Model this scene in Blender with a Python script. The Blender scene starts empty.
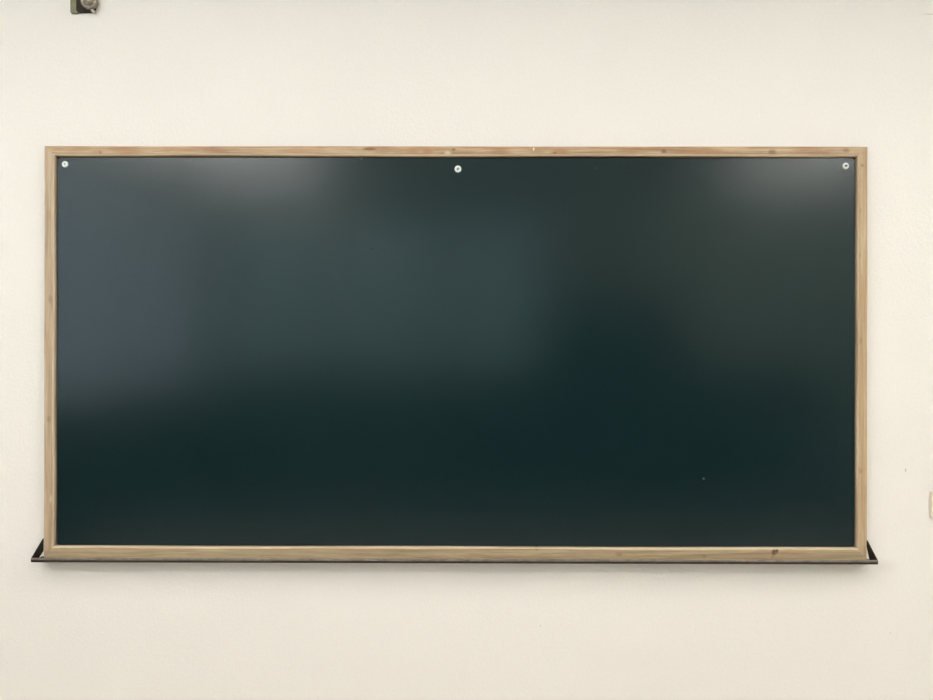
import bpy, bmesh, math, random
from mathutils import Vector, Matrix

random.seed(4)
S = bpy.context.scene
COL = S.collection

# ------------------------------------------------------------------ measures
# Board wall is the plane y = 0, the room extends towards -y.
EYE_Z = 1.5            # camera height
CAM_D = 2.06           # camera distance from the wall
FPX = 674.0            # focal length in pixels (933 px wide frame)

# ------------------------------------------------------------------ helpers
def link(o, parent=None):
    COL.objects.link(o)
    if parent is not None:
        o.parent = parent
    return o

def obj(name, bm, mat=None, parent=None, smooth=False, loc=None):
    bmesh.ops.recalc_face_normals(bm, faces=bm.faces[:])
    me = bpy.data.meshes.new(name)
    bm.to_mesh(me); bm.free()
    if mat is not None:
        me.materials.append(mat)
    if smooth:
        for p in me.polygons:
            p.use_smooth = True
    o = bpy.data.objects.new(name, me)
    if loc is not None:
        o.location = loc
    return link(o, parent)

def tag(o, label=None, cat=None, group=None, kind=None):
    if label: o['label'] = label
    if cat: o['category'] = cat
    if group: o['group'] = group
    if kind: o['kind'] = kind
    return o

def empty(name, loc, label, cat, group=None):
    o = bpy.data.objects.new(name, None)
    o.empty_display_size = 0.05
    o.location = loc
    link(o)
    return tag(o, label, cat, group)

def add_box(bm, x0, x1, y0, y1, z0, z1):
    vs = [bm.verts.new(p) for p in ((x0, y0, z0), (x1, y0, z0), (x1, y1, z0), (x0, y1, z0),
                                    (x0, y0, z1), (x1, y0, z1), (x1, y1, z1), (x0, y1, z1))]
    for f in ((0, 3, 2, 1), (4, 5, 6, 7), (0, 1, 5, 4), (1, 2, 6, 5), (2, 3, 7, 6), (3, 0, 4, 7)):
        bm.faces.new([vs[i] for i in f])
    return vs

def box(x0, x1, y0, y1, z0, z1, bevel=0.0, seg=2):
    bm = bmesh.new()
    add_box(bm, x0, x1, y0, y1, z0, z1)
    if bevel:
        bmesh.ops.bevel(bm, geom=bm.edges[:], offset=bevel, segments=seg, profile=0.6, affect='EDGES')
    return bm

def prism(pts, axis, a, b, bevel=0.0, seg=2):
    """Polygon pts (2D) extruded along axis from a to b."""
    bm = bmesh.new()
    def P(u, v, w):
        return {'x': (w, u, v), 'y': (u, w, v), 'z': (u, v, w)}[axis]
    lo = [bm.verts.new(P(u, v, a)) for u, v in pts]
    hi = [bm.verts.new(P(u, v, b)) for u, v in pts]
    bm.faces.new(lo[::-1]); bm.faces.new(hi)
    n = len(pts)
    for i in range(n):
        j = (i + 1) % n
        bm.faces.new((lo[i], lo[j], hi[j], hi[i]))
    if bevel:
        bmesh.ops.bevel(bm, geom=bm.edges[:], offset=bevel, segments=seg, profile=0.6, affect='EDGES')
    return bm

def lathe(profile, seg=40, cx=0, cz=0, bm=None):
    """profile: list of (r, y); spun round the y axis (facing the room)."""
    bm = bm or bmesh.new()
    rings = []
    for r, y in profile:
        if r < 1e-6:
            rings.append([bm.verts.new((cx, y, cz))])
        else:
            rings.append([bm.verts.new((cx + r * math.cos(2 * math.pi * k / seg), y,
                                        cz + r * math.sin(2 * math.pi * k / seg))) for k in range(seg)])
    for A, B in zip(rings, rings[1:]):
        for k in range(seg):
            k2 = (k + 1) % seg
            if len(A) == 1 and len(B) == 1:
                continue
            if len(A) == 1:
                bm.faces.new((A[0], B[k], B[k2]))
            elif len(B) == 1:
                bm.faces.new((A[k], A[k2], B[0]))
            else:
                bm.faces.new((A[k], A[k2], B[k2], B[k]))
    return bm

def rounded_rect(x0, x1, z0, z1, r, n=8):
    pts = []
    for cx, cz, a0 in ((x1 - r, z1 - r, 0), (x0 + r, z1 - r, 90), (x0 + r, z0 + r, 180), (x1 - r, z0 + r, 270)):
        for k in range(n + 1):
            a = math.radians(a0 + 90 * k / n)
            pts.append((cx + r * math.cos(a), cz + r * math.sin(a)))
    return pts

# ------------------------------------------------------------------ materials
def new_mat(name):
    m = bpy.data.materials.new(name); m.use_nodes = True
    nt = m.node_tree
    b = nt.nodes.get('Principled BSDF')
    return m, nt, b

class N:
    """small node helper"""
    def __init__(self, nt): self.nt = nt
    def add(self, t, **kw):
        n = self.nt.nodes.new(t)
        for k, v in kw.items(): setattr(n, k, v)
        return n
    def ln(self, a, b): self.nt.links.new(a, b)
    def math(self, op, a, b=None, clamp=False):
        n = self.add('ShaderNodeMath', operation=op, use_clamp=clamp)
        for i, v in enumerate((a, b)):
            if v is None: continue
            if isinstance(v, (int, float)): n.inputs[i].default_value = v
            else: self.ln(v, n.inputs[i])
        return n.outputs[0]
    def vmath(self, op, a, b):
        n = self.add('ShaderNodeVectorMath', operation=op)
        for i, v in enumerate((a, b)):
            if isinstance(v, (tuple, list)): n.inputs[i].default_value = v
            else: self.ln(v, n.inputs[i])
        return n
    def mix(self, fac, a, b, blend='MIX'):
        n = self.add('ShaderNodeMix', data_type='RGBA', blend_type=blend)
        for i, v in ((0, fac), (6, a), (7, b)):
            if isinstance(v, (int, float)): n.inputs[i].default_value = v
            elif isinstance(v, (tuple, list)): n.inputs[i].default_value = (*v[:3], 1)
            else: self.ln(v, n.inputs[i])
        return n.outputs[2]
    def ramp(self, fac, stops):
        n = self.add('ShaderNodeValToRGB')
        e = n.color_ramp.elements
        while len(e) > 2: e.remove(e[-1])
        for i, (p, c) in enumerate(stops):
            if i >= 2: e.new(p)
            e[i].position = p
            e[i].color = (*c[:3], 1) if isinstance(c, (tuple, list)) else (c, c, c, 1)
        self.ln(fac, n.inputs[0])
        return n.outputs[0]
    def noise(self, vec, scale, detail=3, rough=0.5, dist=0.0):
        n = self.add('ShaderNodeTexNoise')
        n.inputs['Scale'].default_value = scale
        n.inputs['Detail'].default_value = detail
        n.inputs['Roughness'].default_value = rough
        n.inputs['Distortion'].default_value = dist
        self.ln(vec, n.inputs['Vector'])
        return n.outputs['Fac']
    def spot(self, pos, c, rad, soft=0.5):
        """1 inside an ellipsoid of radii rad at c, 0 outside"""
        d = self.vmath('SUBTRACT', pos, c).outputs[0]
        d = self.vmath('DIVIDE', d, rad).outputs[0]
        L = self.vmath('LENGTH', d, (0, 0, 0)).outputs['Value']
        mr = self.add('ShaderNodeMapRange', interpolation_type='SMOOTHSTEP')
        mr.inputs['From Min'].default_value = 1.0
        mr.inputs['From Max'].default_value = 1.0 - soft
        self.ln(L, mr.inputs['Value'])
        return mr.outputs[0]
    def bump(self, h, strength, dist, b):
        n = self.add('ShaderNodeBump')
        n.inputs['Strength'].default_value = strength
        n.inputs['Distance'].default_value = dist
        self.ln(h, n.inputs['Height'])
        self.ln(n.outputs[0], b.inputs['Normal'])

def simple(name, col, rough=0.5, metal=0.0, spec=0.5, noise=0.0, nscale=60):
    m, nt, b = new_mat(name)
    n = N(nt)
    b.inputs['Roughness'].default_value = rough
    b.inputs['Metallic'].default_value = metal
    b.inputs['Specular IOR Level'].default_value = spec
    tc = n.add('ShaderNodeTexCoord')
    f = n.noise(tc.outputs['Object'], nscale, 4)
    c = n.mix(n.ramp(f, [(0.3, 0.0), (0.7, 1.0)]), [max(0, v * (1 - noise)) for v in col], [v * (1 + noise) for v in col])
    n.ln(c, b.inputs['Base Color'])
    return m

def wall_material(name, col, marks=False):
    m, nt, b = new_mat(name)
    n = N(nt)
    tc = n.add('ShaderNodeTexCoord')
    P = tc.outputs['Object']
    big = n.noise(P, 1.3, 2)
    c = n.mix(n.ramp(big, [(0.3, 0.0), (0.7, 1.0)]), [v * 0.985 for v in col], [v * 1.012 for v in col])
    fine = n.noise(P, 160, 3, 0.6)
    c = n.mix(n.ramp(fine, [(0.35, 0.0), (0.65, 1.0)]), c, n.mix(1.0, c, (0.965, 0.965, 0.96), 'MULTIPLY'))
    if marks:
        def at(px, py): return ((px - 466.5) * CAM_D / FPX, 0.0, EYE_Z - (py - 350) * CAM_D / FPX)
        W = CAM_D / FPX
        # nicks, a hairline crack and faint smudges on the paint
        for px, py, rx, rz, k, dark in ((905.5, 470.0, 0.9, 2.6, 0.75, (0.32, 0.29, 0.24)),
                                        (890.5, 632.5, 1.1, 1.0, 0.5, (0.4, 0.36, 0.3)),
                                        (541.0, 625.5, 1.5, 1.2, 0.3, (0.4, 0.36, 0.3)),
                                        (886.0, 566.0, 16, 9, 0.09, (0.4, 0.35, 0.3)),
                                        (971.0, 14.9, 58, 1.2, 0.5, (0.36, 0.32, 0.25))):
            x, y, z = at(px, py)
            s = n.spot(P, (x, 0, z), (rx * W, 1.0, rz * W), 0.35 if rx > 30 else 0.8)
            c = n.mix(n.math('MULTIPLY', s, k), c, dark)
    n.ln(c, b.inputs['Base Color'])
    b.inputs['Roughness'].default_value = 0.75
    b.inputs['Specular IOR Level'].default_value = 0.25
    h = n.math('ADD', n.noise(P, 110, 4, 0.55), n.math('MULTIPLY', n.noise(P, 30, 2), 0.7))
    n.bump(h, 0.35, 0.003, b)
    return m

def wood_material(name, along, light, mid, dark, blotch, knots=(), seed=0.0, blotch_amt=0.6):
    """Old varnished softwood, grain running along 'x' or 'z' of the board."""
    m, nt, b = new_mat(name)
    n = N(nt)
    tc = n.add('ShaderNodeTexCoord')
    P = tc.outputs['Object']
    mp = n.add('ShaderNodeMapping')
    mp.inputs['Location'].default_value = (seed, seed * 0.37, seed * 0.71)
    mp.inputs['Scale'].default_value = (1.6, 60, 60) if along == 'x' else (60, 60, 1.6)
    n.ln(P, mp.inputs['Vector'])
    g = n.noise(mp.outputs[0], 2.2, 5, 0.6, 0.6)
    c = n.ramp(g, [(0.28, dark), (0.46, mid), (0.62, light), (0.8, mid)])
    mp2 = n.add('ShaderNodeMapping')
    mp2.inputs['Location'].default_value = (seed * 2, seed, 3 + seed)
    mp2.inputs['Scale'].default_value = (5, 30, 30) if along == 'x' else (30, 30, 5)
    n.ln(P, mp2.inputs['Vector'])
    bl = n.ramp(n.noise(mp2.outputs[0], 1.0, 3, 0.6), [(0.45, 0.0), (0.63, 1.0)])
    c = n.mix(n.math('MULTIPLY', bl, blotch_amt), c, blotch)
    fi = n.noise(mp.outputs[0], 14, 2, 0.6)
    c = n.mix(n.ramp(fi, [(0.4, 0.25), (0.6, 0.0)]), c, dark)
    for x, z, rx, rz, k, kc in knots:
        s = n.spot(P, (x, 0, z), (rx, 1.0, rz), 0.7)
        c = n.mix(n.math('MULTIPLY', s, k), c, kc)
    n.ln(c, b.inputs['Base Color'])
    b.inputs['Roughness'].default_value = 0.5
    b.inputs['Specular IOR Level'].default_value = 0.35
    n.bump(g, 0.15, 0.002, b)
    return m

M = {}
M['wall'] = wall_material('cream_plaster', (0.82, 0.77, 0.742), marks=True)
M['wall_other'] = wall_material('pale_green_plaster', (0.56, 0.63, 0.56))
M['ceiling'] = simple('ceiling_white', (0.74, 0.73, 0.70), 0.8, noise=0.02, nscale=12)
M['floor'] = simple('dark_linoleum', (0.10, 0.115, 0.108), 0.6, noise=0.15, nscale=25)
M['wainscot'] = simple('dark_wainscot', (0.045, 0.05, 0.05), 0.5, noise=0.1, nscale=20)
M['door'] = simple('dark_door', (0.02, 0.026, 0.03), 0.45, noise=0.1, nscale=10)
M['trim'] = simple('brown_trim', (0.12, 0.075, 0.045), 0.5, noise=0.15)
M['window_paint'] = simple('white_window_paint', (0.7, 0.7, 0.68), 0.5, noise=0.03)
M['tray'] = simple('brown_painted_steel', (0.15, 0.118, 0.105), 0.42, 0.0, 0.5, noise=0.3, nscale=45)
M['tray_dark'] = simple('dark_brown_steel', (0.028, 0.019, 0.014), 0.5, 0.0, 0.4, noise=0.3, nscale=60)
M['backing'] = simple('dark_backing', (0.02, 0.018, 0.014), 0.8, noise=0.2)
M['washer'] = simple('white_plastic', (0.80, 0.82, 0.80), 0.4, noise=0.04, nscale=200)
M['screw'] = simple('zinc_screw', (0.42, 0.44, 0.42), 0.35, 0.7, noise=0.15, nscale=300)
M['olive'] = simple('olive_paint', (0.18, 0.175, 0.095), 0.5, noise=0.15, nscale=80)
M['bracket_dark'] = simple('dark_bronze', (0.025, 0.018, 0.012), 0.6, 0.0, 0.25, noise=0.3, nscale=90)
M['bracket_steel'] = simple('dull_steel', (0.27, 0.235, 0.19), 0.4, 0.7, noise=0.3, nscale=120)
M['bolt'] = simple('worn_bright_steel', (0.6, 0.57, 0.52), 0.35, 0.6, noise=0.15, nscale=300)
M['ivory'] = simple('ivory_plastic', (0.72, 0.655, 0.53), 0.4, noise=0.02)
M['fixture'] = simple('fixture_white', (0.75, 0.75, 0.73), 0.5, noise=0.02)

def emission(name, col, strength):
    m, nt, b = new_mat(name)
    b.inputs['Base Color'].default_value = (0.8, 0.8, 0.8, 1)
    b.inputs['Emission Color'].default_value = (*col, 1)
    b.inputs['Emission Strength'].default_value = strength
    return m
LAMP_COL = (1.0, 0.985, 0.952)
M['diffuser_board'] = emission('lamp_diffuser_board', LAMP_COL, 5.6)
M['diffuser_front'] = emission('lamp_diffuser_front', LAMP_COL, 8.0)
M['diffuser_middle'] = emission('lamp_diffuser_middle', LAMP_COL, 42.0)
M['diffuser_rear'] = emission('lamp_diffuser_rear', LAMP_COL, 9.5)

# glass: transparent with a constant surface reflection; back panes get an added tint that dims their daylight
def glass(name, tint):
  m, nt, b = new_mat(name); n = N(nt)
  out = nt.nodes['Material Output']
  tr = n.add('ShaderNodeBsdfTransparent'); tr.inputs[0].default_value = tint
  gl = n.add('ShaderNodeBsdfGlossy'); gl.inputs['Roughness'].default_value = 0.02
  mx = n.add('ShaderNodeMixShader')
  mx.inputs[0].default_value = 0.08; n.ln(tr.outputs[0], mx.inputs[1]); n.ln(gl.outputs[0], mx.inputs[2])
  n.ln(mx.outputs[0], out.inputs['Surface'])
  return m
M['glass'] = glass('window_glass', (0.93, 0.96, 0.97, 1))
M['glass_dimming'] = glass('dimming_window_glass', (0.63, 0.72, 0.68, 1))

# the green writing surface: satin enamel with faint wiping marks
m, nt, b = new_mat('green_chalkboard_enamel'); n = N(nt)
tc = n.add('ShaderNodeTexCoord'); P = tc.outputs['Object']
mp = n.add('ShaderNodeMapping'); mp.inputs['Scale'].default_value = (1.5, 1, 2.5)
n.ln(P, mp.inputs['Vector'])
wipe = n.noise(mp.outputs[0], 1.2, 2, 0.5, 0.0)
base = n.mix(n.ramp(wipe, [(0.35, 0.0), (0.7, 1.0)]), (0.0022, 0.0125, 0.0150), (0.0030, 0.0140, 0.0165))
def bp(px, py):   # photo pixel -> board-plane coordinates (relative to the eye)
    return ((px - 466.5) * (CAM_D - 0.012) / FPX, -(py - 350) * (CAM_D - 0.012) / FPX)
for px, py, rx, rz, k, kc in ((704, 478, 1.6, 1.3, 0.75, (0.16, 0.2, 0.19)),
                              (567, 207, 0.7, 14, 0.10, (0.09, 0.11, 0.1)),
                              (328, 472, 2.5, 13, 0.03, (0.1, 0.12, 0.12)),
                              (372, 249, 1.6, 1.0, 0.25, (0.09, 0.12, 0.11)),
                              (597, 168, 4, 2.2, 0.08, (0.10, 0.12, 0.12)),
                              (627, 171, 5, 1.5, 0.06, (0.10, 0.12, 0.12)),
                              (362, 159.6, 2, 0.8, 0.5, (0.2, 0.22, 0.2)),
                              (275, 158.5, 1.6, 2.0, 0.9, (0.003, 0.003, 0.003))):
    x, z = bp(px, py)
    s = n.spot(P, (x, 0, z), (rx * 0.00304, 1.0, rz * 0.00304), 0.8)
    base = n.mix(n.math('MULTIPLY', s, k), base, kc)
n.ln(base, b.inputs['Base Color'])
b.inputs['Specular IOR Level'].default_value = 0.5
rr = n.add('ShaderNodeMapRange')
rr.inputs['To Min'].default_value = 0.195; rr.inputs['To Max'].default_value = 0.215
n.ln(wipe, rr.inputs['Value']); n.ln(rr.outputs[0], b.inputs['Roughness'])
M['board'] = m

# ------------------------------------------------------------------ room shell
X0, X1, Y0, Y1, H = -3.0, 4.2, -5.8, 0.0, 3.5
T = 0.15
def struct(name, bm, mat, parent=None):
    o = obj(name, bm, mat, parent)
    if parent is None: o['kind'] = 'structure'
    return o
struct('floor', box(X0 - T, X1 + T, Y0 - T, Y1 + T, -T, 0), M['floor'])
struct('ceiling', box(X0 - T, X1 + T, Y0 - T, Y1 + T, H, H + T), M['ceiling'])
struct('wall_front', box(X0 - T, X1 + T, Y1, Y1 + T, 0, H), M['wall'])
struct('wall_right', box(X1, X1 + T, Y0, Y1, 0, H), M['wall_other'])

M['bounce_floor'] = simple('pale_bounce_floor', (0.54, 0.445, 0.36), 0.6, noise=0.12, nscale=8)
struct('floor_bounce', box(X0, X1, -3.1, Y1, 0.0, 0.02), M['bounce_floor'])  # unseen pale strip of floor added to bounce light onto the board wall
# left wall with three window openings
WIN = [(-3.95, -2.6), (-5.45, -4.1)]
SILL, HEAD = 1.12, 3.05
bm = bmesh.new()
add_box(bm, X0 - T, X0, Y0, Y1, 0, SILL)
add_box(bm, X0 - T, X0, Y0, Y1, HEAD, H)
edges = [Y1] + [v for a, b_ in WIN for v in (b_, a)] + [Y0]
for i in range(0, len(edges), 2):
    add_box(bm, X0 - T, X0, edges[i + 1], edges[i], SILL, HEAD)
struct('wall_left', bm, M['wall_other'])
for i, (a, b_) in enumerate(WIN):
    bm = bmesh.new()
    xa, xb = X0 - 0.11, X0 - 0.05
    w = 0.05
    add_box(bm, xa, xb, a, a + w, SILL, HEAD); add_box(bm, xa, xb, b_ - w, b_, SILL, HEAD)
    add_box(bm, xa, xb, a + w, b_ - w, SILL, SILL + w); add_box(bm, xa, xb, a + w, b_ - w, HEAD - w, HEAD)
    mid = (a + b_) / 2
    add_box(bm, xa, xb, mid - 0.025, mid + 0.025, SILL + w, HEAD - w)
    wo = struct('window_%d' % (i + 1), bm, M['window_paint'])
    bm = box(X0 - 0.083, X0 - 0.077, a + w, b_ - w, SILL + w, HEAD - w)
    obj('pane', bm, M['glass'], wo)

# back wall with a band of windows above head-height panelling
BWIN = [(-2.85, -1.65), (-1.50, -0.30), (-0.15, 0.85)]
BS, BH = 1.30, 3.1
bm = bmesh.new()
add_box(bm, X0 - T, X1 + T, Y0 - T, Y0, 0, BS)
add_box(bm, X0 - T, X1 + T, Y0 - T, Y0, BH, H)
edges = [X0 - T] + [v for ab in BWIN for v in ab] + [X1 + T]
for i in range(0, len(edges), 2):
    add_box(bm, edges[i], edges[i + 1], Y0 - T, Y0, BS, BH)
struct('wall_back', bm, M['wall_other'])
for i, (a, b_) in enumerate(BWIN):
    bm = bmesh.new()
    ya, yb = Y0 - 0.11, Y0 - 0.05
    w = 0.05
    add_box(bm, a, a + w, ya, yb, BS, BH); add_box(bm, b_ - w, b_, ya, yb, BS, BH)
    add_box(bm, a + w, b_ - w, ya, yb, BS, BS + w); add_box(bm, a + w, b_ - w, ya, yb, BH - w, BH)
    wo = struct('window_%d' % (i + 3), bm, M['window_paint'])
    obj('pane', box(a + w, b_ - w, Y0 - 0.083, Y0 - 0.077, BS + w, BH - w), M['glass_dimming'], wo)

# back of the room: dark lower panelling and a dark double door (seen only as
# the dull reflection in the board)
struct('trim_1', box(X0, 0.88, Y0, Y0 + 0.03, 0.0, 1.3), M['wainscot'])
struct('trim_3', box(X0, X0 + 0.03, Y0 + 0.03, -0.02, 0.02, 1.05), M['wainscot'])  # unseen left panel added to darken the reflection low in the board
struct('trim_2', box(2.52, X1, Y0, Y0 + 0.03, 0.0, 1.3), M['wainscot'])
bm = bmesh.new()
add_box(bm, 0.90, 1.69, Y0, Y0 + 0.05, 0.0, 2.15)
add_box(bm, 1.71, 2.50, Y0, Y0 + 0.05, 0.0, 2.15)
struct('door_1', bm, M['door'])
struct('baseboard_front', box(X0 + 0.03, X1, -0.015, 0.0, 0.02, 0.12), M['trim'])

# ------------------------------------------------------------------ ceiling lights
def ceiling_light(cx, cy, lx, ly, mat, label, skirt=0.0):
    """Fluorescent pendant: wrap-round opal diffuser in two end caps, hung on two rods."""
    t = empty('ceiling_light', (cx, cy, H), label, 'ceiling light', 'fluorescent lights under the ceiling')
    zt, zb = -0.22, -0.29
    n_ = 10
    sec = [(ly / 2 * math.cos(2 * math.pi * k / (2 * n_)), (zt + zb) / 2 + (zt - zb) / 2 * math.sin(2 * math.pi * k / (2 * n_))) for k in range(2 * n_)]
    obj('diffuser', prism(sec, 'x', -lx / 2, lx / 2), mat, t)
    for s in (-1, 1):
        obj('end_cap', box(min(s * lx / 2, s * (lx / 2 + 0.03)), max(s * lx / 2, s * (lx / 2 + 0.03)), -ly / 2 - 0.01, ly / 2 + 0.01, zb - 0.01, zt + 0.01, 0.004), M['fixture'], t)
        obj('rod', box(s * lx * 0.3 - 0.006, s * lx * 0.3 + 0.006, -0.006, 0.006, zt - 0.005, 0.0), M['fixture'], t)
    if skirt:                                    # opaque trough reflector: roof and sides added to cut light on the upper wall
        bm = bmesh.new()
        add_box(bm, -lx/2 - 0.03, lx/2 + 0.03, -ly/2 - 0.012, ly/2 + 0.012, zt + 0.012, zt + 0.016)
        for s in (-1, 1):
            a, b_ = sorted((s * (ly/2 + 0.011), s * (ly/2 + 0.015)))
            add_box(bm, -lx/2 - 0.03, lx/2 + 0.03, a, b_, zb - skirt, zt + 0.016)
        obj('light_shield', bm, M['fixture'], t)
    return t
for cx in (-1.3, 0.4, 2.1):
    ceiling_light(cx, -1.2, 1.5, 0.40, M['diffuser_board'], 'deep white fluorescent light hanging from the ceiling right in front of the blackboard wall', 0.12)
for cx in (-1.2, 0.6, 2.4):
    ceiling_light(cx, -1.95, 1.5, 0.26, M['diffuser_front'], 'white fluorescent light hanging from the ceiling in the second row from the blackboard')
for cx in (-2.0, 3.18):
    ceiling_light(cx, -2.95, 1.5, 0.28, M['diffuser_middle'], 'white fluorescent light hanging from the ceiling in the third row from the blackboard')
    ceiling_light(cx, -4.67, 1.2, 0.40, M['diffuser_rear'], 'broad white fluorescent light hanging from the ceiling near the back wall')

# ------------------------------------------------------------------ the blackboard
BX = 0.0
board = empty('blackboard', (BX, 0, EYE_Z), 'large dark green blackboard in worn wooden frame with brown chalk tray, on cream wall', 'blackboard')
board.rotation_euler = (0, math.radians(0.10), 0)

# outlines in board coordinates (metres from the eye axis)
OL, OR_, OT, OB = -1.2755, 1.2100, 0.6151, -0.6330      # outer edge of the frame
IL, IR, IT, IB = -1.2455, 1.1815, 0.5860, -0.5960       # edge of the opening
TH = 0.026                                             # frame thickness
SURF = -0.014                                          # writing surface plane

def rail(side):
    """One mitred frame rail with a bevelled inner edge; profile runs from the outer edge inwards."""
    wd = {'top': OT - IT, 'bottom': IB - OB, 'left': IL - OL, 'right': OR_ - IR}[side]
    bw = {'top': 0.0075, 'bottom': 0.0048, 'left': 0.0055, 'right': 0.0045}[side] / wd   # paler bead along the inner edge
    prof = [(0.0, -0.0005), (0.0, -TH + 0.002), (0.05, -TH), (1 - bw, -TH), (1 - bw * 0.85, -TH + 0.0008), (1 - bw * 0.15, -TH + 0.0035), (1.0, -TH + 0.0095), (1.0, -0.0005)]
    bm = bmesh.new()
    corners = {'top': ((OL, OT, IL, IT), (OR_, OT, IR, IT)),
               'bottom': ((OL, OB, IL, IB), (OR_, OB, IR, IB)),
               'left': ((OL, OB, IL, IB), (OL, OT, IL, IT)),
               'right': ((OR_, OB, IR, IB), (OR_, OT, IR, IT))}[side]
    rings = []
    K = 24
    for k in range(K + 1):
        t = k / K
        ring = []
        for u, y in prof:
            pa = Vector((corners[0][0] + (corners[0][2] - corners[0][0]) * u, corners[0][1] + (corners[0][3] - corners[0][1]) * u))
            pb = Vector((corners[1][0] + (corners[1][2] - corners[1][0]) * u, corners[1][1] + (corners[1][3] - corners[1][1]) * u))
            p = pa.lerp(pb, t)
            wob = 0.0009 * math.sin(13 * t + 2.1 * u + len(side)) * (1 if 0 < k < K else 0) * (1 if 0 < u else 0.3)
            if side in ('top', 'bottom'): p.y += wob
            else: p.x += wob
            ring.append(bm.verts.new((p.x, y, p.y)))
        rings.append(ring)
    n_ = len(prof)
    for A, B in zip(rings, rings[1:]):
        for i in range(n_):
            j = (i + 1) % n_
            f = bm.faces.new((A[i], A[j], B[j], B[i]))
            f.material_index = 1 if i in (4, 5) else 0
    bm.faces.new(rings[0]); bm.faces.new(rings[-1][::-1])
    return bm

def fp(px, py):        # photo pixel -> frame-front coordinates
    return ((px - 466.5) * (CAM_D - TH) / FPX, -(py - 350) * (CAM_D - TH) / FPX)
def knot(px, py, rx, rz, k, col):
    x, z = fp(px, py)
    return (x, z, rx * 0.003, rz * 0.003, k, col)
BR = (0.16, 0.075, 0.035); RD = (0.37, 0.195, 0.095); DK = (0.07, 0.045, 0.025); CR = (0.75, 0.66, 0.52)
top_knots = [knot(370, 149, 10, 2.4, 0.85, BR), knot(428, 152, 8, 6, 0.9, RD), knot(413, 152, 9, 6, 0.7, RD), knot(454, 149.5, 3, 1.6, 0.8, BR),
             knot(448, 153, 5, 3, 0.5, CR), knot(482, 154, 5, 2.5, 0.6, RD), knot(534, 149, 1.2, 2.2, 0.9, (0.85, 0.78, 0.65)),
             knot(560, 152, 13, 5, 0.9, RD), knot(555, 153, 3, 1.5, 0.6, BR), knot(128, 151, 20, 4, 0.7, RD), knot(100, 153, 2, 2.5, 0.6, BR),
             knot(300, 151, 30, 4, 0.6, RD), knot(664, 151, 4, 3, 0.8, BR), knot(705, 151, 28, 4.5, 0.75, RD), knot(772, 152, 6, 4, 0.7, BR), knot(500, 152, 14, 4, 0.6, (0.30, 0.15, 0.07)), knot(382, 152, 12, 3, 0.6, (0.34, 0.19, 0.10)), knot(630, 151, 12, 3, 0.5, (0.36, 0.19, 0.10)),
             knot(846, 150, 5, 3, 0.5, BR)]
bot_knots = [knot(774.5, 551.5, 3.2, 4.6, 0.95, DK), knot(777.5, 550, 2.2, 4, 0.9, DK), knot(773, 556, 2.5, 2, 0.5, (0.2, 0.17, 0.07)),
             knot(538, 548.3, 3, 2.2, 0.85, BR), knot(466, 547.5, 3, 1.2, 0.4, BR), knot(620, 554, 5, 3, 0.4, BR), knot(705, 556, 3, 2, 0.3, BR),
             knot(790, 552, 25, 3, 0.35, RD)]
right_knots = [knot(862, 165, 2, 2.2, 0.6, BR), knot(860, 151, 5, 4, 0.35, RD), knot(860, 340, 3, 5, 0.35, BR), knot(861, 470, 3, 4, 0.3, BR),
               knot(859, 255, 2.5, 5, 0.3, BR), knot(860, 210, 3, 4, 0.3, RD)]
left_knots = [knot(50, 300, 3, 6, 0.35, BR), knot(49, 420, 3, 5, 0.35, BR), knot(48, 556, 6, 6, 0.45, (0.3, 0.19, 0.12)), knot(49, 215, 3, 8, 0.3, RD), knot(51, 500, 2, 6, 0.3, CR)]
W_top = wood_material('worn_pine_upper', 'x', (0.55, 0.415, 0.27), (0.47, 0.325, 0.195), (0.26, 0.125, 0.065), (0.28, 0.135, 0.07), top_knots, 1.7, 0.75)
W_bot = wood_material('worn_pine_lower', 'x', (0.53, 0.415, 0.26), (0.42, 0.31, 0.185), (0.25, 0.17, 0.10), (0.40, 0.26, 0.17), bot_knots, 5.1, 0.55)
W_left = wood_material('worn_pine_side', 'z', (0.52, 0.405, 0.29), (0.43, 0.315, 0.21), (0.28, 0.19, 0.12), (0.44, 0.28, 0.19), left_knots, 8.3, 0.45)
W_right = wood_material('worn_pine_edge', 'z', (0.53, 0.405, 0.26), (0.46, 0.325, 0.19), (0.31, 0.20, 0.11), (0.42, 0.26, 0.15), right_knots, 3.9, 0.45)
def pale(ax, seed, warm): return wood_material('pale_bead_' + ax, ax, (0.62, 0.51, 0.37 * warm), (0.55, 0.43, 0.30 * warm), (0.36, 0.26, 0.17), (0.5, 0.36, 0.24), (), seed, 0.3)
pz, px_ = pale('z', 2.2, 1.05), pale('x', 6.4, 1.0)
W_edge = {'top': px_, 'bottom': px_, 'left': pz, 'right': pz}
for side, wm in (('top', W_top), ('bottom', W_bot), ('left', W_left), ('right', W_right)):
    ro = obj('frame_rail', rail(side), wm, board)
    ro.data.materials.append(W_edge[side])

# backing behind the writing surface (the dark joint round the sheet) and the sheet
obj('backing', box(OL + 0.012, OR_ - 0.012, -0.007, -0.0008, OB + 0.012, OT - 0.012), M['backing'], board)
pts = rounded_rect(IL + 0.0035, IR - 0.0035, IB + 0.0015, IT - 0.003, 0.011, 8)
obj('writing_surface', prism(pts, 'y', -0.0072, SURF), M['board'], board)

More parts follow.
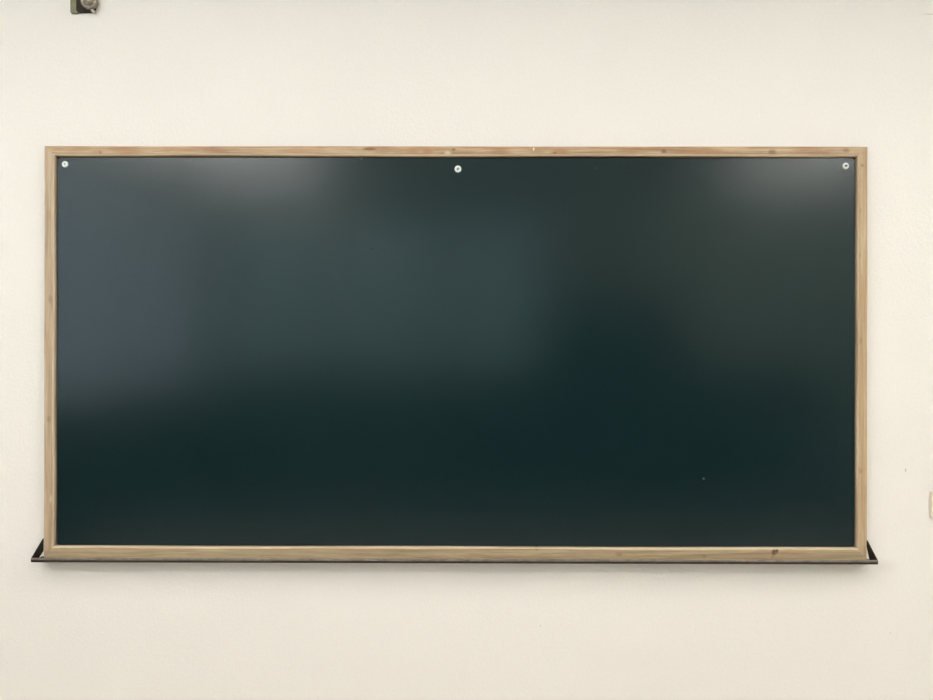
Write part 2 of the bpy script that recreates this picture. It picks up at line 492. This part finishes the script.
# three screws along the upper edge, each in a pale cup washer
def screw(px, py, ang, r=0.0098, inner=0.0040, slot=0.0011):
    x, z = bp(px, py)
    w = [(0.0, SURF), (r, SURF), (r, SURF - 0.0012), (r * 0.88, SURF - 0.0030), (inner * 1.25, SURF - 0.0038), (inner, SURF - 0.0025), (inner, SURF - 0.001), (0.0, SURF - 0.001)]
    o = obj('screw', lathe(w, 36, x, z), M['washer'], board, smooth=True)
    bm = lathe([(0.0, SURF - 0.001), (inner * 0.97, SURF - 0.001), (inner * 0.97, SURF - 0.0026), (inner * 0.7, SURF - 0.0034), (0.0, SURF - 0.0036)], 24, x, z)
    h = obj('screw_head', bm, M['screw'], o, smooth=True)
    bm = box(-inner * 0.85, inner * 0.85, SURF - 0.0040, SURF - 0.0033, -slot, slot)
    bmesh.ops.rotate(bm, verts=bm.verts[:], cent=(0, 0, 0), matrix=Matrix.Rotation(math.radians(ang), 3, 'Y'))
    bmesh.ops.translate(bm, verts=bm.verts[:], vec=(x, 0, z))
    obj('slot', bm, M['backing'], o)
screw(65.3, 164.9, 50, inner=0.0030, slot=0.0006)
screw(458.3, 169.3, -55, r=0.0104, inner=0.0048)
screw(844.9, 165.8, 0, inner=0.0046, slot=0.0017)

# chalk tray: floor, rolled front lip and two triangular end plates
TD = 0.056
TL, TR = -1.2965, 1.2265
FZ = -0.6335
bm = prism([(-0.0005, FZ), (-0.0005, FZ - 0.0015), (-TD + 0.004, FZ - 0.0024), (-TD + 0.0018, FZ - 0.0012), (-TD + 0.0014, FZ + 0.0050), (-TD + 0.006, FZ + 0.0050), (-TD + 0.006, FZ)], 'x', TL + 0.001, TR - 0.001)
tray = obj('chalk_tray', bm, M['tray_dark'], board)  # dark front edge under the lip has the lip's shade in its colour
prof = []                                                  # rolled lip section in (y, z)
lz0, lz1 = FZ + 0.0030, FZ + 0.0108
ry, cyl = 0.0038, -TD + 0.0045
for k in range(13):
    a = math.radians(180 + 180 * k / 12)
    prof.append((cyl + ry * math.cos(a), lz0 + ry + ry * math.sin(a)))
for k in range(13):
    a = math.radians(180 * k / 12)
    prof.append((cyl + ry * math.cos(a), lz1 - ry + ry * math.sin(a)))
bm = prism(prof, 'x', TL, TR)
bmesh.ops.bevel(bm, geom=[e for e in bm.edges if abs(e.verts[0].co.x - e.verts[1].co.x) < 1e-6], offset=0.002, segments=3, profile=0.5, affect='EDGES')
lip = obj('tray_lip', bm, M['tray'], tray, smooth=True)
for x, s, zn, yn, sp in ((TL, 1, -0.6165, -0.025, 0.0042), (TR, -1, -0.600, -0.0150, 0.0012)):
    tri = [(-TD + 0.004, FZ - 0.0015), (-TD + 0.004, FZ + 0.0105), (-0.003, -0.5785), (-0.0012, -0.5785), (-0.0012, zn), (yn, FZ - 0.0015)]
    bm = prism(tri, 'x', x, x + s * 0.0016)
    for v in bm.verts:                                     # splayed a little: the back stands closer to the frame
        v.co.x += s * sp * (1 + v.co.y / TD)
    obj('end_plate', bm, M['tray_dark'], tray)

# ------------------------------------------------------------------ fitting at the top left
def wp(px, py, d=0.0):
    k = (CAM_D - d) / FPX
    return ((px - 466.5) * k, EYE_Z - (py - 350) * k)
bx, bz = wp(83.5, 0)
br = empty('wall_bracket', (bx, 0, bz), 'small dull metal bracket with round knob screwed high on the wall at top left', 'bracket')
def loc(px, py, d):
    x, z = wp(px, py, d); return x - bx, z - bz
# olive mounting flange with rounded corners
x0, z0 = loc(70.3, 12.6, 0.006); x1, z1 = loc(78.5, -34, 0.006)
obj('flange', prism(rounded_rect(x0, x1, z0, z1, 0.004, 5), 'y', -0.006, -0.0005), M['olive'], br)
# dark back plate beside it, flat on the wall
x0, z0 = loc(76.6, 12.0, 0.005); x1, z1 = loc(95.2, -32, 0.005)
obj('back_plate', prism(rounded_rect(x0, x1, z0, z1, 0.007, 5), 'y', -0.007, -0.0005), M['bracket_dark'], br)
cx, cz = loc(88.9, 0.2, 0.018)
bm = lathe([(0.0, -0.005), (0.0205, -0.005), (0.0235, -0.009), (0.0245, -0.017), (0.0235, -0.0205), (0.0205, -0.022), (0.0185, -0.0175), (0.0165, -0.0195), (0.012, -0.0265), (0.0, -0.028)], 48, cx, cz)
obj('round_knob', bm, M['bracket_steel'], br, smooth=True)
cx, cz = loc(91.2, 8.9, 0.024)
bm = lathe([(0.0, -0.006), (0.0046, -0.006), (0.0046, -0.018), (0.004, -0.020), (0.0024, -0.0215), (0.0, -0.022)], 28, cx, cz)
obj('bolt', bm, M['bolt'], br, smooth=True)

# ------------------------------------------------------------------ switch plate at the right edge
x0, z1 = wp(931.2, 491.3, 0.008); z0 = wp(930, 518.3, 0.008)[1]
w_ = z1 - z0
sp = empty('switch_plate', (x0 + w_ / 2, 0, (z0 + z1) / 2), 'ivory plastic wall plate at the right edge, beside the blackboard', 'wall plate')
h = w_ / 2
bm = prism(rounded_rect(-h, h, -h, h, 0.006, 5), 'y', -0.0075, -0.0003)
top = [e for e in bm.edges if all(abs(v.co.y + 0.0075) < 1e-6 for v in e.verts)]
bmesh.ops.bevel(bm, geom=top, offset=0.003, segments=3, profile=0.5, affect='EDGES')
obj('plate', bm, M['ivory'], sp)
bm = prism(rounded_rect(-0.016, 0.016, -0.028, 0.028, 0.003, 4), 'y', -0.011, -0.007)
obj('rocker', bm, M['ivory'], sp)

# ------------------------------------------------------------------ daylight
w = bpy.data.worlds.new('World'); S.world = w
w.use_nodes = True
bg = w.node_tree.nodes['Background']
bg.inputs[0].default_value = (0.79, 0.87, 1.0, 1)
bg.inputs[1].default_value = 3.7

# ------------------------------------------------------------------ camera
cd = bpy.data.cameras.new('camera')
cd.sensor_fit = 'HORIZONTAL'; cd.sensor_width = 36.0
cd.lens = FPX * 36.0 / 933.0
cd.clip_start = 0.02
cam = link(bpy.data.objects.new('camera', cd))
cam.location = (0, -CAM_D, EYE_Z)
cam.rotation_euler = (math.radians(90), 0, math.radians(0.16))
cd.shift_x = FPX * math.tan(math.radians(0.16)) / 933.0 + 0.0007
S.camera = cam

# ------------------------------------------------------------------ view
S.view_settings.view_transform = 'Standard'
S.view_settings.look = 'None'
S.view_settings.gamma = 1.0
S.view_settings.use_curve_mapping = False
S.view_settings.exposure = -0.22
S.cycles.max_bounces = 10
S.cycles.diffuse_bounces = 6
